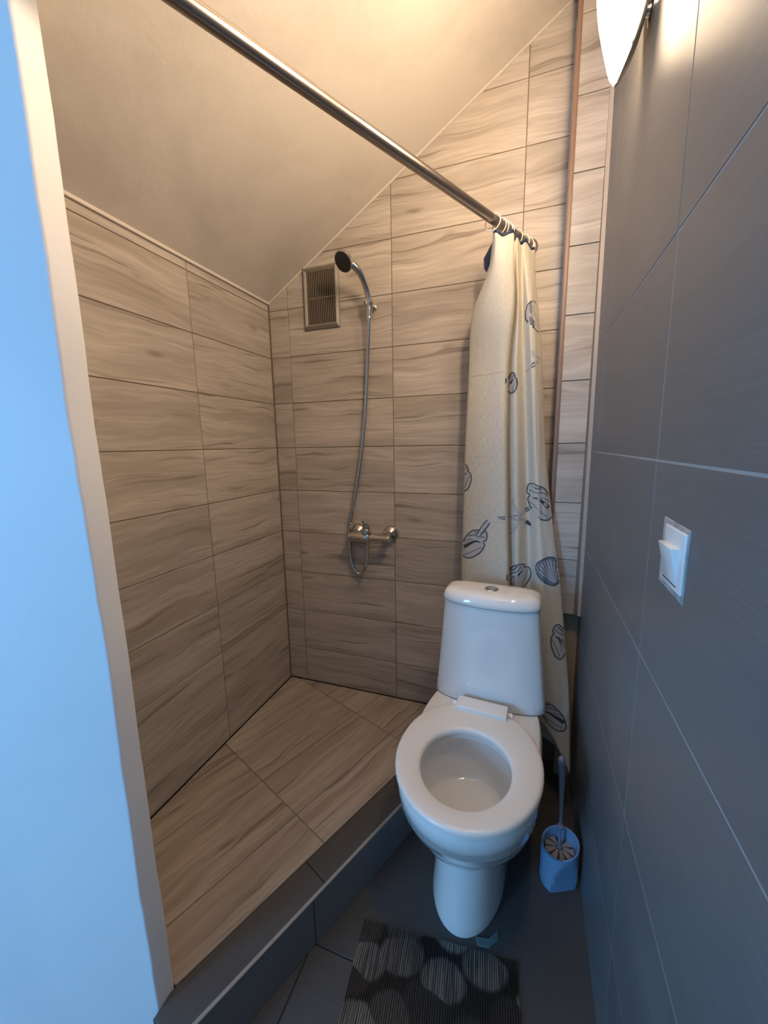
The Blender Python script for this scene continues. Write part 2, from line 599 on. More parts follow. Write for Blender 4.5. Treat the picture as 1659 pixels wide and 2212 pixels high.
curb = struct(slab('floor_curb', Matrix.Identity(4), [(XP + .001, 0.38), (a_out.x, 0.38), (b_out.x, YB), (b_in.x, YB), (XP + .001, curb_y(XP + .001))], -0.06, ZS - 0.012, M_GROUT_D),
              'dark tiled curb along the shower floor')
ML = plane_matrix((C0.x, C0.y, ZS - 0.001), CD, -CN)
L0, L1 = (a_led - C0).dot(CD), (b_out - C0).dot(CD)
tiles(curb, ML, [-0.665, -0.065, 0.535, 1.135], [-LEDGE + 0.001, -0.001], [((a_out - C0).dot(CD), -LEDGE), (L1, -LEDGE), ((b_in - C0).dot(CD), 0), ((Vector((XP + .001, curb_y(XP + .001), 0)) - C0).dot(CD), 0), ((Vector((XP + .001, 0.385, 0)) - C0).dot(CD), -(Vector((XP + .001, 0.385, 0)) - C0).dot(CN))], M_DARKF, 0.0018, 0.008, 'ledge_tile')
MR = plane_matrix((a_out.x + CN.x * 0.004, a_out.y + CN.y * 0.004, 0), CD, (0, 0, 1))
LR = (b_out - a_out).length
jr = (Vector((-0.437, 0.664, 0)) - a_out).dot(CD)
tiles(curb, MR, [jr - 0.6, jr, jr + 0.6, jr + 1.2], [0.0, ZS - 0.006], [(0.0, -.01), (LR - 0.01, -.01), (LR - 0.01, .2), (0.0, .2)], M_DARK, 0.002, 0.008, 'riser_tile')
tr = slab('edge_trim', MR, [(0.0, ZS - 0.0045), (LR - .01, ZS - 0.0045), (LR - .01, ZS), (0.0, ZS)], -0.006, 0.0015, M_TRIM_STEEL, curb)

# back wall
zt = lambda x: ceil_z(x)
MB = plane_matrix((0, YB, 0), (1, 0, 0), (0, 0, 1))       # normal -y
wall_back = struct(slab('wall_back', MB, [(XL - 0.06, -0.05), (0.30, -0.05), (0.30, zt(0.30) + .04), (XL - 0.06, zt(XL - 0.06) + .04)], -0.06, -0.002, M_GROUT_B),
                   'back wall of wood-look tiles')
rows = [ZS] + [Z0 - ROW * i for i in range(8, -6, -1)]
tiles(wall_back, MB, [XL, -0.900, -0.466, -0.027, 0.407], rows, [(XL + .001, ZS + .002), (0.20, ZS + .002), (0.20, zt(0.20) - .001), (XL + .001, zt(XL + .001) - .001)], M_WOOD, 0.0026, 0.006)
# plain lower strip of the back wall below the shower floor level
# left wall
MLW = plane_matrix((XL, 0, 0), (0, 1, 0), (0, 0, 1))      # normal +x
wall_left = struct(slab('wall_left', MLW, [(YP0 - 0.02, -0.05), (YB + 0.05, -0.05), (YB + 0.05, ZC + .02), (YP0 - 0.02, ZC + .02)], -0.06, -0.002, M_GROUT_B),
                   'left shower wall of wood-look tiles')
tiles(wall_left, MLW, [0.156, 0.591, 1.027, YB], [ZS] + [Z0 - ROW * i for i in range(8, -1, -1)] + [ZC - 0.004], [(YP1 + .001, ZS), (YB - .0065, ZS), (YB - .0065, ZC - .004), (YP1 + .001, ZC - .004)], M_WOOD, 0.0026, 0.006)
struct(box('trim_1', XL - 0.002, XL + 0.008, YP1, YB - 0.002, ZC - 0.007, ZC + 0.003, M_CEIL, None, 0.002), 'pale plaster bead between left wall and ceiling')

# sloped ceiling
cu = Vector((1, 0, SLOPE)).normalized()
MC = plane_matrix((XL, 0, ZC), (0, 1, 0), tuple(cu))       # normal = y x cu
LC = (0.34 - XL) / cu.x
ceiling = struct(slab('ceiling', MC, [(YP0, -0.09), (YB + 0.06, -0.09), (YB + 0.06, LC), (YP0, LC)], -0.05, 0.0, M_CEIL), 'sloped plaster ceiling under the roof')
if (MC.to_3x3() @ Vector((0, 0, 1))).z > 0:
    ceiling.data.transform(Matrix.Translation((0, 0, 0.05)))

cb = slab('trim_5', MB, [(XL, zt(XL) - .006), (0.09, zt(0.09) - .006), (0.09, zt(0.09) + .001), (XL, zt(XL) + .001)], -0.001, 0.004, M_CEIL)
struct(cb, 'thin plaster bead between back wall and sloped ceiling')

# right wall: out of square by a degree, anthracite tiles with light grout
ru = Vector((-0.016, -1, 0)).normalized()
rv = Vector((-0.007, 0, 1)).normalized()
MRW = plane_matrix((rw_x(0, 0), 0, 0), tuple(ru), tuple(rv))   # local x = -Y, normal -x
wall_right = struct(slab('wall_right', MRW, [(-1.50, -0.05), (2.2, -0.05), (2.2, 2.62), (-1.50, 2.62)], -0.07, -0.0006, M_GROUT_G), 'right wall of large anthracite tiles with pale joints')
vz = [CAM_Z + v for v in (-1.520, -1.215, -0.922, -0.631, -0.331, -0.029, 0.272, 0.874, 1.48)]
tiles(wall_right, MRW, [-1.775, -1.215, -0.672, -0.07, 0.53], vz, [(-1.48, 0.001), (0.50, 0.001), (0.50, 2.58), (-1.48, 2.58)], M_DARK, 0.0024, 0.006)

# boxed pipe column in the corner, with beads on its edges
YX, XB0, ZB0 = 1.340, 0.094, 0.645
col_w = struct(box('wall_column', XB0 + .003, 0.20, YX + .003, YB, ZB0, 2.58, M_GROUT_B), 'narrow boxed-in pipe column faced with wood-look tiles')
MX = plane_matrix((0, YX, 0), (1, 0, 0), (0, 0, 1))
zr = [ZB0 + 0.185 * i for i in range(0, 12)]
tiles(col_w, MX, [XB0 - .08, XB0 + 0.35], zr, [(XB0 + .008, ZB0), (0.180, ZB0), (0.180, 2.56), (XB0 + .008, 2.56)], M_WOOD, 0.0026, 0.006)
MXS = plane_matrix((XB0, YX, 0), (0, -1, 0), (0, 0, 1))
tiles(col_w, MXS, [-0.44, 0.0], zr, [(-0.098, ZB0), (-.004, ZB0), (-.004, 2.35), (-0.098, 2.35)], M_WOOD, 0.0026, 0.005)
struct(box('trim_2', XB0 - 0.003, XB0 + 0.009, YX - 0.004, YX + 0.008, ZB0, 2.45, M_TRIM_BROWN, None, 0.002), 'brown corner bead on the pipe column')
tm = slab('trim_3', MRW, [(-YX - 0.001, ZB0), (-YX + 0.008, ZB0), (-YX + 0.008, 2.56), (-YX - 0.001, 2.56)], 0.0, 0.010, M_TRIM_CREAM)
struct(tm, 'cream bead where the pipe column meets the dark wall')
bb = struct(box('trim_4', 0.155, 0.205, 1.385, 1.405, 0.0, ZB0 - 0.002, M_BEIGE, None, 0.002), 'beige board standing below the pipe column')

# partition end (door jamb) on the near left, rounded and hand plastered
def jamb_mesh():
    r = 0.005
    prof = []
    for k in range(7):
        a = math.radians(-90 + 90 * k / 6)
        prof.append((XP - r + r * math.cos(a), YP0 + r + r * math.sin(a)))
    for k in range(5):
        a = math.radians(0 + 90 * k / 4)
        prof.append((XP - 0.006 + 0.006 * math.cos(a), YP1 - 0.006 + 0.006 * math.sin(a)))
    prof += [(-2.7, YP1), (-2.7, YP0 - 0.265 * (2.7 + XP))]
    rr = random.Random(3)
    N = 70
    rings = []
    for i in range(N + 1):
        z = -0.05 + 2.65 * i / N
        dx = 0.0012 * math.sin(z * 9.0) + 0.0009 * math.sin(z * 23 + 1) + rr.uniform(-0.0007, 0.0007)
        dy = 0.0012 * math.sin(z * 7 + 2) + rr.uniform(-0.0006, 0.0006)
        rings.append([Vector((x + (dx if x > -1 else 0), y + (dy if x > -1 and y < YP1 - .01 else 0), z)) for x, y in prof])
    return loft_mesh('wall_partition', rings)
struct(link('wall_partition', jamb_mesh(), M_WHITE, None, True, 50), 'white painted partition end on the near left')

# gable above the sloped ceiling where the bathroom opens, and the hall behind the camera
MG = plane_matrix((0, YP0, 0), (1, 0, 0), (0, 0, 1))
struct(slab('wall_gable', MG, [(XP - 0.3, zt(XP - .3) + .012), (0.33, zt(0.33) + .012), (0.33, 2.66), (XP - 0.3, 2.66)], -0.035, 0.0, M_WHITE), 'white wall above the bathroom opening')
struct(box('floor_hall', -2.7, 0.32, -2.25, 0.10, -0.08, 0.0, plain('hall_laminate', (0.24, 0.17, 0.11), 0.5)), 'hall floor')
struct(box('floor_hall_side', -2.7, -0.70, 0.10, 0.40, -0.08, 0.0, plain('hall_laminate_side', (0.24, 0.17, 0.11), 0.5)), 'hall floor beside the partition')
struct(box('ceiling_hall', -2.7, 0.32, -2.25, YP0, 2.60, 2.66, M_WHITE), 'hall ceiling')
struct(box('wall_hall_left', -2.76, -2.7, -2.25, 0.44, -0.05, 2.66, M_WHITE), 'hall side wall')
for i, (x0, x1, z0, z1) in enumerate(((-2.7, -2.47, 0, 2.6), (-1.77, 0.32, 0, 2.6), (-2.47, -1.77, 0, 0.63), (-2.47, -1.77, 1.97, 2.6))):
    struct(box('wall_hall_rear', x0, x1, -2.25, -2.20, z0, z1, M_WHITE), 'hall wall around its window')
wf = struct(empty('window_1', (0, 0, 0)), 'hall window behind the camera')
for (x0, x1, z0, z1) in ((-2.47, -2.43, .63, 1.97), (-1.81, -1.77, .63, 1.97), (-2.43, -1.81, .63, .67), (-2.43, -1.81, 1.93, 1.97)):
    box('window_frame', x0, x1, -2.24, -2.19, z0, z1, M_SWITCH, wf, 0.003)

# ------------------------------------------------------------------ toilet
T = empty('toilet', (-0.085, 1.075, 0), math.radians(-4.5))
tag(T, 'white ceramic toilet with a tapered tank and open seat ring, lid missing', 'toilet')
NT = 56
def u_ring(a, yf, yb, z, e_back=4.0, yc=-0.19, e_front=2.0):
    pts = []
    for k in range(NT):
        t = 2 * math.pi * k / NT
        s, c = math.sin(t), math.cos(t)      # t=0 -> front
        if c >= 0:
            e = 2 / e_front
            x = a * math.copysign(abs(s) ** e, s)
            y = yc - (yc - yf) * abs(c) ** e
        else:
            e = 2 / e_back
            x = a * math.copysign(abs(s) ** e, s)
            y = yc + (yb - yc) * abs(c) ** e
        pts.append(Vector((x, y, z)))
    return pts
outer = [
    (0.160, -0.374, 0.165, 0.4060), (0.166, -0.381, 0.168, 0.4045), (0.170, -0.386, 0.170, 0.399), (0.1735, -0.388, 0.170, 0.385),
    (0.1730, -0.3860, 0.170, 0.362), (0.1710, -0.3835, 0.169, 0.3585), (0.1695, -0.3775, 0.168, 0.335), (0.1675, -0.3745, 0.167, 0.3315),
    (0.1620, -0.361, 0.165, 0.305), (0.148, -0.337, 0.162, 0.270), (0.129, -0.306, 0.158, 0.240), (0.109, -0.277, 0.155, 0.215),
    (0.096, -0.257, 0.152, 0.195), (0.091, -0.251, 0.150, 0.175), (0.090, -0.252, 0.148, 0.150), (0.0905, -0.260, 0.146, 0.110),
    (0.093, -0.272, 0.144, 0.060), (0.096, -0.284, 0.142, 0.020), (0.0975, -0.290, 0.142, 0.004), (0.097, -0.290, 0.142, 0.0)]
r_out = [u_ring(a, yf, yb, z, 4.0, -0.19 + (0.07 if z < .22 else 0.0) * min(1, (0.22 - z) / .06 if z < .22 else 0)) for a, yf, yb, z in outer]
hole = lambda a, l, z, yc=-0.212: [Vector((a * math.sin(2 * math.pi * k / NT), yc - l * math.cos(2 * math.pi * k / NT), z)) for k in range(NT)]
inner = [hole(0.124, 0.138, 0.4060), hole(0.120, 0.134, 0.4045), hole(0.1175, 0.131, 0.399), hole(0.118, 0.132, 0.385), hole(0.132, 0.148, 0.378), hole(0.134, 0.150, 0.36),
         hole(0.130, 0.146, 0.325), hole(0.125, 0.140, 0.290), hole(0.116, 0.130, 0.268), hole(0.110, 0.122, 0.262), hole(0.085, 0.095, 0.257, -0.215), hole(0.05, 0.055, 0.253, -0.215), hole(0.01, 0.012, 0.252, -0.215)]
bowl_me = loft_mesh('bowl', list(reversed(inner)) + r_out, True, True)
link('bowl', bowl_me, M_CERAMIC, T, True, 35)
# seat ring
def egg(a, lf, lb, z, yc, e=2.0, eb=2.2):
    pts = []
    for k in range(NT):
        t = 2 * math.pi * k / NT
        s, c = math.sin(t), math.cos(t)
        ee = 2 / (e if c >= 0 else eb)
        pts.append(Vector((a * math.copysign(abs(s) ** ee, s), yc - (lf * abs(c) ** ee if c >= 0 else -lb * abs(c) ** ee), z)))
    return pts
seat_prof = []
zs0, zs1 = 0.4085, 0.4265
for (k, dz) in ((0.0, 0.004), (0.0, 0.010), (0.0015, 0.0145), (0.005, 0.0172), (0.010, 0.018)):
    seat_prof.append(egg(0.180 - k, 0.208 - k, 0.205 - k, zs0 + dz, -0.187))
mid = egg(0.146, 0.167, 0.156, zs0 + 0.0186, -0.200)
seat_prof.append(mid)
for (k, dz) in ((0.010, 0.0178), (0.004, 0.0160), (0.001, 0.0115), (0.0, 0.006), (0.002, 0.0)):
    seat_prof.append(egg(0.1085 + k, 0.125 + k, 0.121 + k, zs0 + dz, -0.215, 2.0, 2.0))
seat_prof.append(egg(0.176, 0.204, 0.201, zs0, -0.187))
seat_prof.append(seat_prof[0])
seat = link('seat', loft_mesh('seat', seat_prof, False, False), M_SEAT, T, True, 60)
hb = link('hinge', box_mesh('hinge', -0.073, 0.073, -0.022, 0.022, -0.011, 0.011, 0.004, 3), M_SEAT, T, True, 40)
hb.location = (0.003, -0.006, 0.4345)
hb.rotation_euler = (math.radians(10), 0, 0)
for s in (-1, 1):
    link('hinge_pin', _lathe_mesh('hinge_pin', [(0, .007), (.012, .007), (.013, .005)], Vector((0.003 + s * 0.074 - (0.0 if s > 0 else 0), -0.001, 0.430)), Vector((s, 0, 0)), 16), M_SEAT, T, True, 40)
# tank
def tank_ring(hw, y0, y1, z, bulge=0.022, r=0.03, n=NT):
    """rounded plan: back straight, front bowed"""
    pts = []
    yc = (y0 + y1) / 2
    hd = (y1 - y0) / 2
    for k in range(n):
        t = 2 * math.pi * k / n
        s, c = math.sin(t), math.cos(t)
        e = 2 / 5.0
        x = hw * math.copysign(abs(s) ** e, s)
        yy = -hd * math.copysign(abs(c) ** e, c)
        y = yc + yy
        if yy < 0:
            y += bulge * (x / hw) ** 2 * (-yy / hd)
        pts.append(Vector((x, y, z)))
    return pts
tk = []
for i in range(13):
    t = i / 12
    hw = 0.168 + (0.138 - 0.168) * (t ** 0.9)
    y0 = 0.034 + (0.018 - 0.034) * t
    tk.append(tank_ring(hw, y0, 0.162 - 0.012 * t, 0.412 + (0.733 - 0.412) * t))
tk = [tank_ring(0.158, 0.045, 0.154, 0.4065), tank_ring(0.165, 0.037, 0.160, 0.4085)] + tk
tank = link('tank', loft_mesh('tank', tk), M_CERAMIC, T, True, 50)
tank.location.x = 0.008
ld = [tank_ring(0.132, 0.022, 0.144, 0.7345), tank_ring(0.1385, 0.0155, 0.1505, 0.7355), tank_ring(0.141, 0.013, 0.153, 0.739), tank_ring(0.141, 0.0135, 0.153, 0.748),
      tank_ring(0.1385, 0.0175, 0.150, 0.759), tank_ring(0.133, 0.025, 0.143, 0.7675), tank_ring(0.121, 0.036, 0.131, 0.773), tank_ring(0.098, 0.050, 0.115, 0.7755), tank_ring(0.05, 0.07, 0.10, 0.7765)]
lid = link('tank_lid', loft_mesh('tank_lid', ld), M_CERAMIC, T, True, 50)
lid.location.x = 0.008
bt = lathe('flush_button', [(0, .0205), (.004, .0205), (.0055, .0185), (.0050, .0165), (.0042, .0160), (.0055, .0135), (.0062, .006), (.0063, .0)], (0.009, 0.075, 0.7735), (0, 0, 1), M_CHROME, T, 36)
bt['label'] = 'round chrome flush button'
# smear of sealant by the foot of the pedestal
sm = mesh_of('sealant_smear', [(-0.062, 0.800, .001), (-0.030, 0.806, .001), (-0.008, 0.832, .001), (-0.006, 0.812, .001), (-0.028, 0.786, .001), (-0.055, 0.782, .001),
                               (-0.060, 0.798, .004), (-0.030, 0.803, .005), (-0.010, 0.828, .004), (-0.009, 0.813, .003), (-0.028, 0.789, .003), (-0.053, 0.785, .003)],
             [(0, 1, 4, 5), (1, 2, 3, 4), (6, 7, 10, 11), (7, 8, 9, 10), (0, 1, 7, 6), (1, 2, 8, 7), (2, 3, 9, 8), (3, 4, 10, 9), (4, 5, 11, 10), (5, 0, 6, 11)])
tag(link('sealant_smear', sm, M_SEAL), 'pale blue sealant smear on the floor at the toilet foot', 'sealant')

# ------------------------------------------------------------------ curtain rod and curtain
ROD_Z = 1.812
def rod_pt(y):
    return Vector((-0.468 + (y - 0.524) * (0.462 / 0.896), y, ROD_Z))
rod = tag(empty('curtain_rod', tuple(rod_pt(0.9))), 'long steel shower curtain rod running under the sloped ceiling', 'curtain rod')
RO = rod_pt(0.9)
tube('pole', [rod_pt(0.40) - RO, rod_pt(0.9) - RO, rod_pt(1.425) - RO], 0.0125, M_STEELROD, rod, 24)
rdv = (rod_pt(1.4) - rod_pt(0.4)).normalized()
lathe('end_flange', [(0, .014), (.004, .022), (.012, .024), (.016, .024)], rod_pt(1.4265) - RO - rdv * 0.002, (0, 1, 0), M_STEELROD, rod, 24)
tube('ceiling_hanger', [rod_pt(0.42) - RO, Vector((rod_pt(0.42).x, 0.42, ceil_z(rod_pt(0.42).x) + 0.0)) - RO], 0.006, M_STEELROD, rod, 12)

LEV = [  # z level (None = top), then 12 fold points: (xe, y) with x = xe * y / 1.33
    (None, [(-.112, 1.300), (-.105, 1.235), (-.080, 1.245), (-.052, 1.262), (-.050, 1.290), (-.040, 1.300), (-.030, 1.325), (-.016, 1.345), (-.001, 1.375), (.009, 1.405), (.006, 1.418), (-.01, 1.42)]),
    (1.700, [(-.124, 1.325), (-.116, 1.262), (-.090, 1.243), (-.049, 1.262), (-.047, 1.305), (-.036, 1.295), (-.024, 1.326), (-.010, 1.320), (.006, 1.345), (.015, 1.380), (.010, 1.400), (-.01, 1.41)]),
    (1.590, [(-.160, 1.350), (-.163, 1.310), (-.110, 1.268), (-.047, 1.270), (-.044, 1.322), (-.030, 1.298), (-.017, 1.330), (.002, 1.306), (.018, 1.325), (.029, 1.360), (.016, 1.388), (-.01, 1.40)]),
    (1.430, [(-.158, 1.372), (-.171, 1.335), (-.115, 1.304), (-.059, 1.290), (-.054, 1.335), (-.031, 1.300), (-.006, 1.338), (.016, 1.300), (.032, 1.312), (.046, 1.345), (.030, 1.378), (-.01, 1.39)]),
    (1.170, [(-.160, 1.375), (-.179, 1.340), (-.115, 1.306), (-.053, 1.292), (-.049, 1.337), (-.019, 1.300), (.013, 1.340), (.036, 1.298), (.053, 1.306), (.069, 1.334), (.050, 1.368), (.0, 1.38)]),
    (0.945, [(-.160, 1.375), (-.181, 1.340), (-.113, 1.306), (-.042, 1.292), (-.038, 1.336), (-.007, 1.298), (.026, 1.338), (.055, 1.292), (.079, 1.298), (.101, 1.318), (.074, 1.355), (.02, 1.37)]),
    (0.750, [(-.160, 1.375), (-.183, 1.340), (-.110, 1.306), (-.032, 1.292), (-.028, 1.334), (.003, 1.298), (.038, 1.334), (.070, 1.286), (.102, 1.290), (.134, 1.306), (.090, 1.345), (.03, 1.36)]),
    (0.540, [(-.150, 1.375), (-.172, 1.342), (-.100, 1.312), (-.024, 1.300), (-.018, 1.334), (.014, 1.302), (.052, 1.325), (.090, 1.276), (.128, 1.270), (.163, 1.284), (.115, 1.325), (.04, 1.35)]),
    (0.360, [(-.140, 1.378), (-.160, 1.345), (-.090, 1.320), (-.014, 1.310), (-.008, 1.335), (.024, 1.306), (.064, 1.315), (.108, 1.262), (.150, 1.246), (.186, 1.255), (.140, 1.305), (.06, 1.34)]),
    (0.170, [(-.130, 1.378), (-.150, 1.348), (-.080, 1.325), (-.004, 1.315), (.002, 1.335), (.034, 1.310), (.076, 1.300), (.126, 1.246), (.168, 1.222), (.202, 1.225), (.160, 1.290), (.08, 1.33)])]
ZTOP = [1.752, 1.788, 1.778, 1.792, 1.780, 1.796, 1.784, 1.798, 1.786, 1.798, 1.785, 1.796]
ZBOT = [0.20, 0.20, 0.20, 0.20, 0.21, 0.23, 0.27, 0.27, 0.22, 0.15, 0.18, 0.20]
NP = 12
SUB_S, SUB_T = 8, 9
rows3 = []
for li, (z, pts) in enumerate(LEV):
    row = []
    for k, (xe, y) in enumerate(pts):
        zz = ZTOP[k] if z is None else z
        if li == len(LEV) - 1:
            zz = ZBOT[k]
        row.append(Vector((xe * y / 1.33, y, zz)))
    rows3.append(catmull(row, SUB_S))
cols = list(zip(*rows3))
cols = [catmull(list(c), SUB_T) for c in cols]
NS, NTT = len(cols), len(cols[0])
rg = random.Random(5)
cv = []
for s in range(NS):
    for t in range(NTT):
        p = cols[s][t].copy()
        p.y += 0.0012 * math.sin(s * 0.9 + t * 0.21) * math.sin(t * 0.33)
        # the cloth keeps shallow packing creases
        cv.append(p)
cf = [(s * NTT + t, (s + 1) * NTT + t, (s + 1) * NTT + t + 1, s * NTT + t + 1) for s in range(NS - 1) for t in range(NTT - 1)]
TH = 1                       # rows of the navy hem along the top
cur = tag(empty('shower_curtain', (-0.03, 1.33, 0.2)), 'cream shower curtain with grey seashell prints gathered at the end of the rod', 'curtain')
CO = Vector((-0.03, 1.33, 0.2))
def curtain_part(name, faces, mat, off=0.0):
    used = sorted({i for f in faces for i in f})
    idx = {v: i for i, v in enumerate(used)}
    me = bpy.data.meshes.new(name)
    me.from_pydata([tuple(cv[i] - CO) for i in used], [], [tuple(idx[i] for i in f) for f in faces])
    uv = me.uv_layers.new(name='UVMap')
    for lp in me.loops:
        gi = used[lp.vertex_index]
        uv.data[lp.index].uv = ((gi // NTT) / NS * 1.2, (gi % NTT) / NTT * 1.6)
    o = link(name, me, mat, cur, True)
    md = o.modifiers.new('thickness', 'SOLIDIFY')
    md.thickness = 0.0012
    md.offset = 0
    return o
curtain_part('cloth', [f for f in cf if f[0] % NTT >= TH], M_CLOTH)
curtain_part('hem', [f for f in cf if f[0] % NTT < TH], M_NAVY)['label'] = 'navy blue top hem'

bvh = BVHTree.FromPolygons([tuple(v) for v in cv], cf)
def on_cloth(x, z):
    """first cloth surface met from the room side, going straight back"""
    h = bvh.ray_cast(Vector((x, 0.9, z)), Vector((0, 1, 0)))
    return h[0]

class Print:
    def __init__(self):
        self.v, self.f, self.m = [], [], []
    def quadgrid(self, P, nu, nv, mi, off):
        """P(i/nu, j/nv) -> (x,z); draped on the cloth, faces across a fold edge are left out"""
        base = len(self.v)
        pts = []
        for i in range(nu + 1):
            for j in range(nv + 1):
                x, z = P(i / nu, j / nv)
                h = on_cloth(x, z)
                pts.append(h)
                self.v.append(Vector((x, h.y if h else 9, z)) - Vector((0, off, 0)))
        for i in range(nu):
            for j in range(nv):
                q = [i * (nv + 1) + j, (i + 1) * (nv + 1) + j, (i + 1) * (nv + 1) + j + 1, i * (nv + 1) + j + 1]
                ys = [pts[k] for k in q]
                if any(p is None for p in ys):
                    continue
                y = [p.y for p in ys]
                if max(y) - min(y) > 0.017:
                    continue
                self.f.append(tuple(base + k for k in q))
                self.m.append(mi)
    def line(self, pts, w, mi=0, off=0.0016, n=5):
        c = catmull([Vector((p[0], p[1], 0)) for p in pts], n)
        m = len(c) - 1
        def P(a, b2):
            i = min(int(round(a * m)), m)
            t = (c[min(i + 1, m)] - c[max(i - 1, 0)]).normalized()
            ww = w if not callable(w) else w(a)
            return (c[i].x - t.y * ww * (b2 - .5), c[i].y + t.x * ww * (b2 - .5))
        self.quadgrid(P, m, 1, mi, off)
    def blob(self, center, outline, mi=1, off=0.0012, rings=9, n=6):
        """filled closed outline (relative points), as a fan of rings"""
        c = catmull([Vector((p[0], p[1], 0)) for p in outline + outline[:1]], n)
        m = len(c) - 1
        def P(a, b2):
            i = min(int(round(a * m)), m)
            return (center[0] + c[i].x * b2, center[1] + c[i].y * b2)
        self.quadgrid(P, m, rings, mi, off)
    def outline(self, center, outline, w, mi=0, off=0.0018):
        self.line([(center[0] + p[0], center[1] + p[1]) for p in outline + outline[:1]], w, mi, off, 4)
    def build(self, name, label):
        if not self.f:
            return
        used = sorted({i for f in self.f for i in f})
        idx = {v: i for i, v in enumerate(used)}
        me = bpy.data.meshes.new(name)
        me.from_pydata([tuple(self.v[i] - CO) for i in used], [], [tuple(idx[i] for i in f) for f in self.f])
        for mm in (M_INK, M_INK2, M_INK3):
            me.materials.append(mm)
        for p, mi in zip(me.polygons, self.m):
            p.material_index = mi
        o = link(name, me, None, cur)
        o['label'] = label
        return o

def starfish(cx, cz, r, rot, name, label):
    p = Print()
    for k in range(5):
        a = rot + 2 * math.pi * k / 5
        e = (cx + r * math.cos(a), cz + r * math.sin(a))
        mid_ = (cx + r * .5 * math.cos(a + .06), cz + r * .5 * math.sin(a + .06))
        p.line([(cx, cz), mid_, e], lambda t: 0.017 * (1 - t) ** 0.8 + 0.0035, 0, 0.0012, 5)
        p.line([(cx, cz), mid_, e], lambda t: 0.009 * (1 - t) ** 0.9 + 0.0012, 1, 0.0017, 5)
    p.build(name, label)

def scallop(cx, cz, r, rot, name, label, n=8):
    p = Print()
    def W(u, v):
        return (u * math.cos(rot) - v * math.sin(rot), u * math.sin(rot) + v * math.cos(rot))
    out = [W(0, -r), W(.35 * r, -.85 * r), W(.82 * r, -.1 * r), W(.72 * r, .6 * r), W(.3 * r, .95 * r), W(-.3 * r, .95 * r), W(-.72 * r, .6 * r), W(-.82 * r, -.1 * r), W(-.35 * r, -.85 * r)]
    p.blob((cx, cz), out, 2)
    p.outline((cx, cz), out, 0.003)
    for k in range(n):
        a = math.radians(-50 + 100 * k / (n - 1))
        e = W(.82 * r * math.sin(a) * 1.0, -r * .75 + 1.6 * r * math.cos(a))
        s = W(.10 * r * math.sin(a), -r * .8)
        p.line([(cx + s[0], cz + s[1]), (cx + (s[0] + e[0]) / 2, cz + (s[1] + e[1]) / 2), (cx + e[0], cz + e[1])], lambda t: 0.0012 + 0.0030 * t, 1, 0.0017)
    p.build(name, label)

def conch(cx, cz, sx, sz, flip, rot, name, label, spikes=True):
    p = Print()
    def W(u, v):
        u, v = u * sx * flip, v * sz
        return (u * math.cos(rot) - v * math.sin(rot), u * math.sin(rot) + v * math.cos(rot))
    out = [W(-.15, -1), W(.45, -.8), W(.95, -.25), W(1.0, .25), W(.7, .45), W(.85, .62), W(.55, .95), W(.1, 1.0), W(-.35, .8), W(-.8, .55), W(-1, 0), W(-.9, -.55), W(-.55, -.9)]
    p.blob((cx, cz), out, 1)
    p.outline((cx, cz), out, 0.0034)
    inner_ = [W(-.7, -.6), W(-.35, -.15), W(.05, .2), W(.5, .3)]
    p.line([(cx + q[0], cz + q[1]) for q in inner_], lambda t: 0.010 * (1 - t) + 0.003, 0)
    p.line([(cx + q[0], cz + q[1]) for q in (W(-.2, -.85), W(.2, -.5), W(.6, -.1), W(.9, .1))], 0.0024, 2)
    p.line([(cx + q[0], cz + q[1]) for q in (W(-.85, .2), W(-.4, .45), W(.0, .5), W(.6, .7))], 0.0034, 2)
    p.line([(cx + q[0], cz + q[1]) for q in (W(-.5, .62), W(-.1, .72), W(.3, .9))], 0.003, 0)
    p.line([(cx + q[0], cz + q[1]) for q in (W(-.9, -.2), W(-.6, .05), W(-.3, .2))], 0.0026, 2)
    p.build(name, label)

# prints that show on the outward folds
conch(-0.145, 0.868, 0.034, 0.062, 1, math.radians(-28), 'conch_print', 'grey conch print on the wide left panel')
_p = Print()
_p.line([(-0.130, 0.905), (-0.108, 0.935), (-0.098, 0.950)], 0.012, 1, 0.0020)
_p.line([(-0.136, 0.900), (-0.112, 0.942), (-0.099, 0.956)], 0.003, 0, 0.0024)
_p.line([(-0.122, 0.900), (-0.102, 0.930), (-0.092, 0.946)], 0.003, 0, 0.0024)
_p.build('conch_siphon_print', 'pointed tip of the grey conch print')
starfish(-0.006, 0.968, 0.062, math.radians(108), 'starfish_print', 'slender starfish print')
conch(0.058, 1.020, 0.032, 0.062, -1, math.radians(20), 'whelk_print', 'blue grey whelk print beside the starfish')
scallop(0.098, 0.800, 0.047, math.radians(25), 'scallop_print', 'blue grey scallop shell print above the tank')
scallop(0.030, 1.575, 0.045, math.radians(10), 'scallop_print', 'striped scallop print high on the right fold', 5)
starfish(0.042, 1.448, 0.050, math.radians(70), 'starfish_print', 'half hidden starfish print on the right fold')
conch(-0.186, 1.090, 0.028, 0.045, 1, 0.2, 'shell_print', 'shell print cut by the left edge')
conch(-0.040, 1.385, 0.016, 0.030, 1, 0.2, 'shell_print', 'small shell print beside the crease')
conch(0.006, 0.770, 0.038, 0.040, 1, 0.5, 'shell_print', 'dark shell print just above the tank')
conch(0.135, 0.575, 0.024, 0.055, -1, 0.0, 'shell_print', 'dark shell print right of the tank')
conch(0.125, 0.330, 0.030, 0.050, -1, 0.7, 'shell_print', 'dark shell print near the bottom hem')
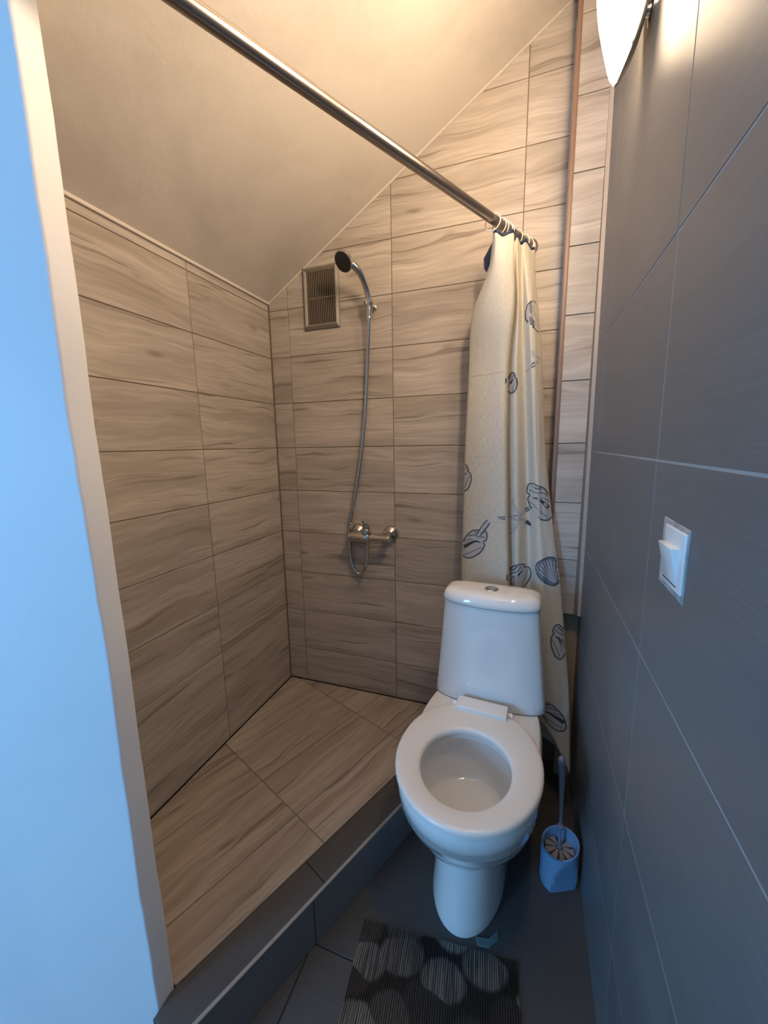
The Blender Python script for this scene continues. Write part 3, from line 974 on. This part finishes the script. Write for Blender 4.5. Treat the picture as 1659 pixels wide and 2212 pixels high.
# packing creases pressed into the wide panel
for zc_, x0, x1 in ((1.418, -0.165, -0.060), (1.165, -0.172, -0.056), (0.952, -0.174, -0.046)):
    _p = Print()
    _p.line([(x0, zc_), ((x0 + x1) / 2, zc_ - 0.001), (x1, zc_ + 0.001)], 0.0022, 0, 0.0014, 8)
    used = _p.f
    me = bpy.data.meshes.new('crease')
    me.from_pydata([tuple(v - CO) for v in _p.v], [], _p.f)
    link('crease', me, M_CLOTH, cur)

fl = mesh_of('folded_corner', [tuple(Vector(p) - CO) for p in ((-.134, 1.318, 1.752), (-.120, 1.312, 1.772), (-.106, 1.300, 1.788), (-.104, 1.300, 1.760), (-.112, 1.306, 1.738), (-.124, 1.314, 1.712), (-.132, 1.318, 1.725),
      (-.134, 1.321, 1.752), (-.120, 1.316, 1.772), (-.106, 1.304, 1.788), (-.104, 1.304, 1.760), (-.112, 1.310, 1.738), (-.124, 1.318, 1.712), (-.132, 1.321, 1.725))],
      [tuple(range(7)), tuple(range(7, 14))] + [(i, (i + 1) % 7, 7 + (i + 1) % 7, 7 + i) for i in range(7)])
link('folded_corner', fl, M_NAVY, cur)['label'] = 'navy corner of the hem folded back'
# rings that carry the curtain on the rod
ring_me = None
RINGS = [1.232, 1.262, 1.278, 1.292, 1.306, 1.345, 1.38, 1.405]
RLAB = ['frontmost clear plastic curtain ring on the steel rod', 'second clear plastic curtain ring from the front', 'third clear plastic curtain ring from the front', 'fourth clear plastic curtain ring from the front',
        'fifth clear plastic curtain ring from the front', 'sixth clear plastic curtain ring from the front', 'seventh clear plastic curtain ring from the front', 'rearmost clear plastic curtain ring beside the back wall']
for i, y in enumerate(RINGS):
    if ring_me is None:
        a_ = [Vector((0, 0.0215 * math.sin(2 * math.pi * k / 28), 0.0215 * math.cos(2 * math.pi * k / 28))) for k in range(29)]
        ring_me = tube_mesh('curtain_ring', a_, 0.0016, 8, False)
    o = link('curtain_ring', ring_me, M_RING, None, True)
    p = rod_pt(y)
    o.location = (p.x, p.y, p.z - 0.0072)
    o.rotation_euler = (0, 0, math.radians(62 + random.uniform(-12, 12)))
    tag(o, RLAB[i], 'curtain ring', 'rings on the curtain rod')

# ------------------------------------------------------------------ vent grille
V = tag(empty('vent_grille', (-0.7475, YB, 1.650)), 'grey plastic ventilation grille with vertical slats on the back wall', 'vent')
def vframe(a, b2, h0, h1, y0, y1, mat, name, y1b=None):
    """picture-frame of four mitred sides from outer rect a to inner rect b"""
    (ax0, ax1, az0, az1), (bx0, bx1, bz0, bz1) = a, b2
    o_ = [(ax0, az0), (ax1, az0), (ax1, az1), (ax0, az1)]
    i_ = [(bx0, bz0), (bx1, bz0), (bx1, bz1), (bx0, bz1)]
    vs, fs = [], []
    for pts, y in ((o_, 0.0), (o_, -h0), (i_, -h1), (i_, 0.0)):
        vs += [(p[0], y, p[1]) for p in pts]
    for r in range(4):
        for k in range(4):
            fs.append((r * 4 + k, r * 4 + (k + 1) % 4, ((r + 1) % 4) * 4 + (k + 1) % 4, ((r + 1) % 4) * 4 + k))
    return link(name, mesh_of(name, vs, fs), mat, V)
vframe((-.0755, .0755, 0, .222), (-.066, .066, .010, .212), 0.006, 0.014, 0, 0, M_GRILLE, 'frame')
vframe((-.066, .066, .010, .212), (-.057, .057, .018, .204), 0.014, 0.008, 0, 0, M_GRILLE, 'frame_lip')
box('backing', -.058, .058, -0.0030, -0.0005, .017, .205, M_VOID, V)
sl = box_mesh('slat', -.0011, .0011, -0.0075, -0.002, .017, .205, 0.0)
sl.materials.append(M_SLAT)
for k in range(15):
    o = link('slat', sl, None, V)
    o.location = (-0.0525 + 0.0075 * k, 0, 0)
    o.rotation_euler = (0, 0, 0)
box('cross_bar', -.058, .058, -0.007, -0.002, .1085, .1125, M_SLAT, V)

# ------------------------------------------------------------------ shower set
HS = tag(empty('hand_shower', (-0.56, 1.40, 1.70)), 'chrome hand shower with a black face and hanging steel hose', 'hand shower')
HO = Vector((-0.56, 1.40, 1.70))
hc = Vector((-0.588, 1.306, 1.812))
hn = Vector((-0.30, -0.72, -0.62)).normalized()
lathe('shower_head', [(-.020, .004), (-.019, .016), (-.013, .027), (-.004, .0335), (.003, .035), (.006, .0345), (.0075, .0325)], hc - HO, hn, M_CHROME, HS, 36)
lathe('spray_face', [(.0055, .0315), (.0082, .0315), (.0095, .028), (.0098, .001)], hc - HO, hn, M_BLACK, HS, 36)
hp = catmull([hc - hn * 0.012, hc + Vector((0.024, 0.022, -0.008)), Vector((-0.546, 1.352, 1.780)), Vector((-0.538, 1.383, 1.742)), Vector((-0.537, 1.395, 1.705)), Vector((-0.5385, 1.399, 1.668))], 6)
tube('handle', [p - HO for p in hp], [0.0130 - 0.0025 * min(1, i / (len(hp) - 1) * 1.2) for i in range(len(hp))], M_CHROME, HS, 16)
hose_pts = [(-.5385, 1.399, 1.672), (-.540, 1.400, 1.634), (-.551, 1.402, 1.476), (-.565, 1.404, 1.31), (-.589, 1.405, 1.138), (-.618, 1.404, .993), (-.639, 1.400, .898), (-.646, 1.396, .802), (-.640, 1.394, .742), (-.624, 1.393, .702), (-.601, 1.392, .688), (-.579, 1.390, .712), (-.566, 1.387, .760), (-.561, 1.384, .812), (-.560, 1.383, .828)]
hose_pts = [(p if i < 2 or i > 10 else (p[0] * 1.0165, 1.4245, CAM_Z + (p[2] - CAM_Z) * 1.0165)) for i, p in enumerate(hose_pts)]
hpts = catmull(hose_pts, 8)
tube('hose', [p - HO for p in hpts], [0.0066 + (0.0007 if i % 2 else 0) for i in range(len(hpts))], M_CHROME, HS, 12)
tube('hose_nut', [Vector((-.5385, 1.399, 1.672)) - HO, Vector((-.5395, 1.400, 1.645)) - HO], [0.0095, 0.0082], M_CHROME, HS, 12)

HB = tag(empty('shower_holder', (-0.535, YB, 1.700)), 'small chrome wall bracket holding the hand shower', 'bracket')
lathe('wall_plate', [(0, .014), (.006, .014), (.009, .012), (.010, .009)], (0, -.0005, 0), (0, -1, 0), M_CHROME, HB, 28)
tube('stem', [(0, -.008, 0), (-.001, -.030, 0.002)], 0.008, M_CHROME, HB, 16)
fork = [Vector((-.0025 + .0135 * math.cos(a), -.046 + .0135 * math.sin(a), 0.004)) for a in [math.radians(-60 + 300 * k / 14) for k in range(15)]]
fk = tube_mesh('fork', fork, 0.0042, 10)
for v in fk.vertices:
    v.co.z = 0.004 + (v.co.z - 0.004) * 2.6
link('fork', fk, M_CHROME, HB, True, 50)
tube('lever', [(.006, -.040, -.004), (.018, -.038, -.012), (.026, -.037, -.019)], [0.005, 0.0045, 0.003], M_CHROME, HB, 10)

MX_ = tag(empty('shower_mixer', (-0.555, YB, 0.852)), 'chrome single-lever shower mixer mounted on the back wall', 'mixer tap')
ros = [(-.0005, .031), (.004, .032), (.010, .031), (.018, .026), (.024, .017), (.028, .013), (.048, .0125), (.050, .0155), (.066, .0155)]
lathe('rosette', ros, (.075, 0, 0.006), (0, -1, 0), M_CHROME, MX_, 32)
lathe('rosette', ros, (-.062, 0, 0.006), (0, -1, 0), M_CHROME, MX_, 32)
lathe('body', [(-.082, .010), (-.080, .0155), (-.066, .0205), (-.035, .0215), (-.010, .0215), (.004, .0195), (.010, .0135), (.070, .0125), (.086, .0150), (.090, .014), (.092, .006)], (0, -.066, -.002), (1, 0, 0), M_CHROME, MX_, 28)
lathe('cartridge', [(0, .0195), (.010, .020), (.018, .018), (.022, .012)], (-.006, -.066, .012), (0, -.1, 1), M_CHROME, MX_, 24)
lv = loft_mesh('lever', [[Vector((-.006 + w * math.cos(a), -.066 + yy + h * math.sin(a), zz)) for a in [2 * math.pi * k / 14 for k in range(14)]] for (w, h, yy, zz) in
     ((.012, .012, 0, .030), (.015, .014, .000, .040), (.013, .010, -.004, .050), (.010, .006, -.013, .059), (.009, .0045, -.026, .066), (.007, .003, -.036, .070))])
link('lever', lv, M_CHROME, MX_, True, 60)
lathe('hose_outlet', [(0, .010), (.012, .010), (.014, .0085), (.026, .0085)], (-.005, -.062, -.014), (0, 0, -1), M_CHROME, MX_, 20)

# ------------------------------------------------------------------ light switch on the right wall
def on_rw(y, z, out=0.0):
    return MRW @ Vector((-y * math.sqrt(1 + .016 ** 2), z, out))
SW = tag(empty('light_switch'), 'white rocker light switch with filler around it on the dark wall', 'light switch')
SW.matrix_world = MRW @ Matrix.Translation((-0.560, 1.0585, 0))
# local x towards the camera, y up, z out of the wall
pm = mesh_of('filler_patch', [(-.0500, .046, 0), (-.0490, -.0425, 0), (.0395, -.0445, 0), (.0410, .045, 0), (-.0495, .0455, .0012), (-.0485, -.042, .0012), (.039, -.044, .0012), (.0405, .0445, .0012)],
             [(0, 1, 2, 3), (4, 5, 6, 7), (0, 1, 5, 4), (1, 2, 6, 5), (2, 3, 7, 6), (3, 0, 4, 7)])
link('filler_patch', pm, M_FILLER, SW)['label'] = 'grey filler left around the switch plate'
box('plate', -.0330, .0385, -.0345, .0395, .0005, .0042, M_SWITCH, SW, 0.0016, 3)
rk = mesh_of('rocker', [(-.0230, -.0265, .003), (.0240, -.0265, .003), (.0240, .0190, .003), (-.0230, .0190, .003),
                        (-.0230, -.0265, .0055), (.0240, -.0265, .0055), (.0240, .0190, .0135), (-.0230, .0190, .0135), (-.0230, -.004, .0085), (.0240, -.004, .0085)],
             [(0, 1, 2, 3), (4, 5, 9, 8), (8, 9, 6, 7), (0, 1, 5, 4), (2, 3, 7, 6), (1, 2, 6, 9, 5), (3, 0, 4, 8, 7)])
bmr = bmesh.new()
bmr.from_mesh(rk)
bmesh.ops.bevel(bmr, geom=list(bmr.edges), offset=0.0012, segments=2, profile=0.5, affect='EDGES')
bmr.to_mesh(rk)
bmr.free()
link('rocker', rk, M_SWITCH, SW, True, 35)
box('slot', -.0230, .0240, -.0282, -.0268, .0036, .0047, M_BLACK, SW)

# ------------------------------------------------------------------ wall sconce
SC = tag(empty('wall_sconce', (rw_x(0.93, 2.0), 0.93, 2.0)), 'lit leaf-shaped white glass sconce on the dark wall beside the pipe column', 'wall lamp')
def leaf(name, x_in, depth, half_w, z0, z1, n=26, m=18, back=False, tip=0.036):
    rings = []
    for i in range(n + 1):
        t = i / n
        z = z0 + (z1 - z0) * t
        k = math.sin(math.pi * t) ** 0.78 if 0 < t < 1 else 0.0
        k = max(k, 0.012)
        xc = x_in - tip * (1 - math.sin(math.pi * t)) ** 1.6        # tips curl away from the wall
        ring = []
        for j in range(m):
            a = math.pi * j / (m - 1)
            ring.append(Vector((xc - depth * k * math.sin(a), -half_w * k * math.cos(a), z)))
        for j in range(m - 2, 0, -1):
            a = math.pi * j / (m - 1)
            ring.append(Vector((xc - (depth * k * math.sin(a)) * 0.10, -half_w * k * math.cos(a) * 0.98, z)))
        rings.append(ring)
    return loft_mesh(name, rings)
link('glass_shade', leaf('glass_shade', -0.018, 0.072, 0.062, -0.156, 0.15), M_GLOW, SC, True, 60)
bp = leaf('back_shell', -0.0165, -0.009, 0.0640, -0.161, 0.155)
link('back_shell', bp, plain('sconce_metal', (0.30, 0.28, 0.26), 0.35, 0.6), SC, True, 60)
lathe('arm', [(0, .022), (.004, .022), (.006, .010), (.016, .008)], (0.0005, 0, -0.055), (-1, 0, 0), M_CHROME, SC, 20)
lathe('arm', [(0, .022), (.004, .022), (.006, .010), (.016, .008)], (0.0005, 0, 0.055), (-1, 0, 0), M_CHROME, SC, 20)
# added unseen copy of the sconce, fill light for the lower room
SC_FILL = SC.copy()
COL.objects.link(SC_FILL)
SC_FILL.location = (rw_x(0.58, 2.0), 0.58, 2.0)
SC_FILL['label'] = 'added fill lamp copied from the leaf sconce, out of frame nearer the doorway'
for ch in list(SC.children):
    c = ch.copy()
    COL.objects.link(c)
    c.parent = SC_FILL
    if ch.name.startswith('glass_shade'):      # stronger glow on the added fill copy
        c.data = ch.data.copy()
        c.data.materials[0] = M_GLOW_FILL
SC['group'] = SC_FILL['group'] = 'sconces on the dark wall'

# ------------------------------------------------------------------ toilet brush and holder
BH = tag(empty('brush_holder', (0.141, 1.005, 0)), 'blue plastic toilet brush holder with a curved facet on the floor', 'brush holder')
def holder_mesh():
    n = 40
    rings = []
    nv = 16
    cn = Vector((0.50, -0.866))
    def ring(z, shrink=0.0, clip_on=True):
        pts = []
        for k in range(n):
            a = 2 * math.pi * k / n
            r = 0.0480 - 0.004 * (1 - z / .125) * 0 - shrink
            dx, dy = math.cos(a), math.sin(a)
            if clip_on:
                # flat facet that widens towards the foot
                for (cnx, cny, d) in ((0.42, -0.9075, 0.030 + 0.019 * (z / 0.118) ** 1.6),):
                    dd = dx * cnx + dy * cny
                    if dd > 0.05:
                        r = min(r, d / dd)
            pts.append(Vector((dx * r, dy * r, z)))
        return pts
    for i in range(nv + 1):
        z = 0.0 + 0.118 * i / nv
        rings.append(ring(z, 0.0012 if i == 0 else 0.0))
    # slanted lip, then the inside
    top = [Vector((p.x, p.y, p.z + 0.010 * (p.x / 0.048) + 0.006 * (p.y / .048))) for p in ring(0.122, 0.0, False)]
    lip = [Vector((p.x * 0.95, p.y * 0.95, p.z + 0.0015)) for p in top]
    ins = [Vector((p.x * 0.89, p.y * 0.89, p.z - 0.001)) for p in top]
    low = [Vector((p.x * 0.82, p.y * 0.82, 0.075)) for p in top]
    return loft_mesh('cup', rings + [top, lip, ins, low])
link('cup', holder_mesh(), M_BLUE, BH, True, 28)
TB = tag(empty('toilet_brush', (0.141, 1.005, 0.0)), 'slim slate-blue toilet brush standing in the blue holder', 'toilet brush')
hh = catmull([(0, 0.012, 0.090), (0.000, 0.016, 0.150), (-.002, 0.014, 0.230), (-.006, 0.008, 0.320), (-.010, 0.002, 0.372), (-.011, 0.001, 0.386)], 6)
rad = []
for i, p in enumerate(hh):
    t = max(0, min(1, (p.z - 0.16) / 0.20))
    rad.append(0.0036 + 0.0058 * t if p.z < 0.372 else 0.0094 * math.sqrt(max(0.02, 1 - ((p.z - 0.372) / 0.0145) ** 2)))
tube('handle', hh, rad, M_BLUEGREY, TB, 16)
lathe('collar', [(-.006, .004), (-.004, .008), (0, .0095), (.004, .008), (.006, .004)], (0.000, 0.016, 0.158), (0, 0, 1), M_BLUEGREY, TB, 18)
lathe('hub', [(0, .008), (.008, .010), (.014, .009), (.018, .005)], (0, 0.010, 0.083), (0, 0, 1), M_BLUEGREY, TB, 18)
for k in range(9):
    a0 = 2 * math.pi * k / 9
    w = math.radians(14)
    pts = [(.010, a0 - w * 1.2), (.036, a0 - w), (.038, a0), (.036, a0 + w), (.010, a0 + w * 1.2)]
    top = [Vector((r * math.cos(a), 0.006 + r * math.sin(a), 0.100 - 0.2 * (r - .01))) for r, a in pts]
    bot = [Vector((p.x, p.y, p.z - 0.022)) for p in top]
    link('bristle_tuft', loft_mesh('bristle_tuft', [bot, top]), M_BRISTLE, TB)

# ------------------------------------------------------------------ ribbed pebble mat
MW, MLn = 0.375, 0.52
mt = tag(empty('bath_mat', (-0.150, 0.762, 0.0), math.radians(5.5)), 'dark ribbed bath mat printed with grey pebbles in front of the toilet', 'mat')
nr = 72
vs, fs = [], []
prof = []
for k in range(nr):
    x0 = -MW / 2 + MW * k / nr
    w = MW / nr
    prof += [(x0, .0028), (x0 + w * .18, .0062), (x0 + w * .62, .0062), (x0 + w * .80, .0028)]
prof.append((MW / 2, .0028))
ny = 2
for (y) in (-MLn, 0.0):
    vs += [(x, y, z) for x, z in prof]
np_ = len(prof)
fs += [(i, i + 1, np_ + i + 1, np_ + i) for i in range(np_ - 1)]
b0 = len(vs)
vs += [(-MW / 2, -MLn, .0005), (MW / 2, -MLn, .0005), (MW / 2, 0, .0005), (-MW / 2, 0, .0005)]
fs += [(b0, b0 + 1, b0 + 2, b0 + 3), (0, np_, b0 + 3, b0), (np_ - 1, b0 + 1, b0 + 2, 2 * np_ - 1)]
fs += [tuple([b0] + list(range(0, np_)) + [b0 + 1]), tuple([b0 + 3] + list(range(np_, 2 * np_)) + [b0 + 2])]
link('ribbed_pile', mesh_of('ribbed_pile', vs, fs), M_MAT, mt)
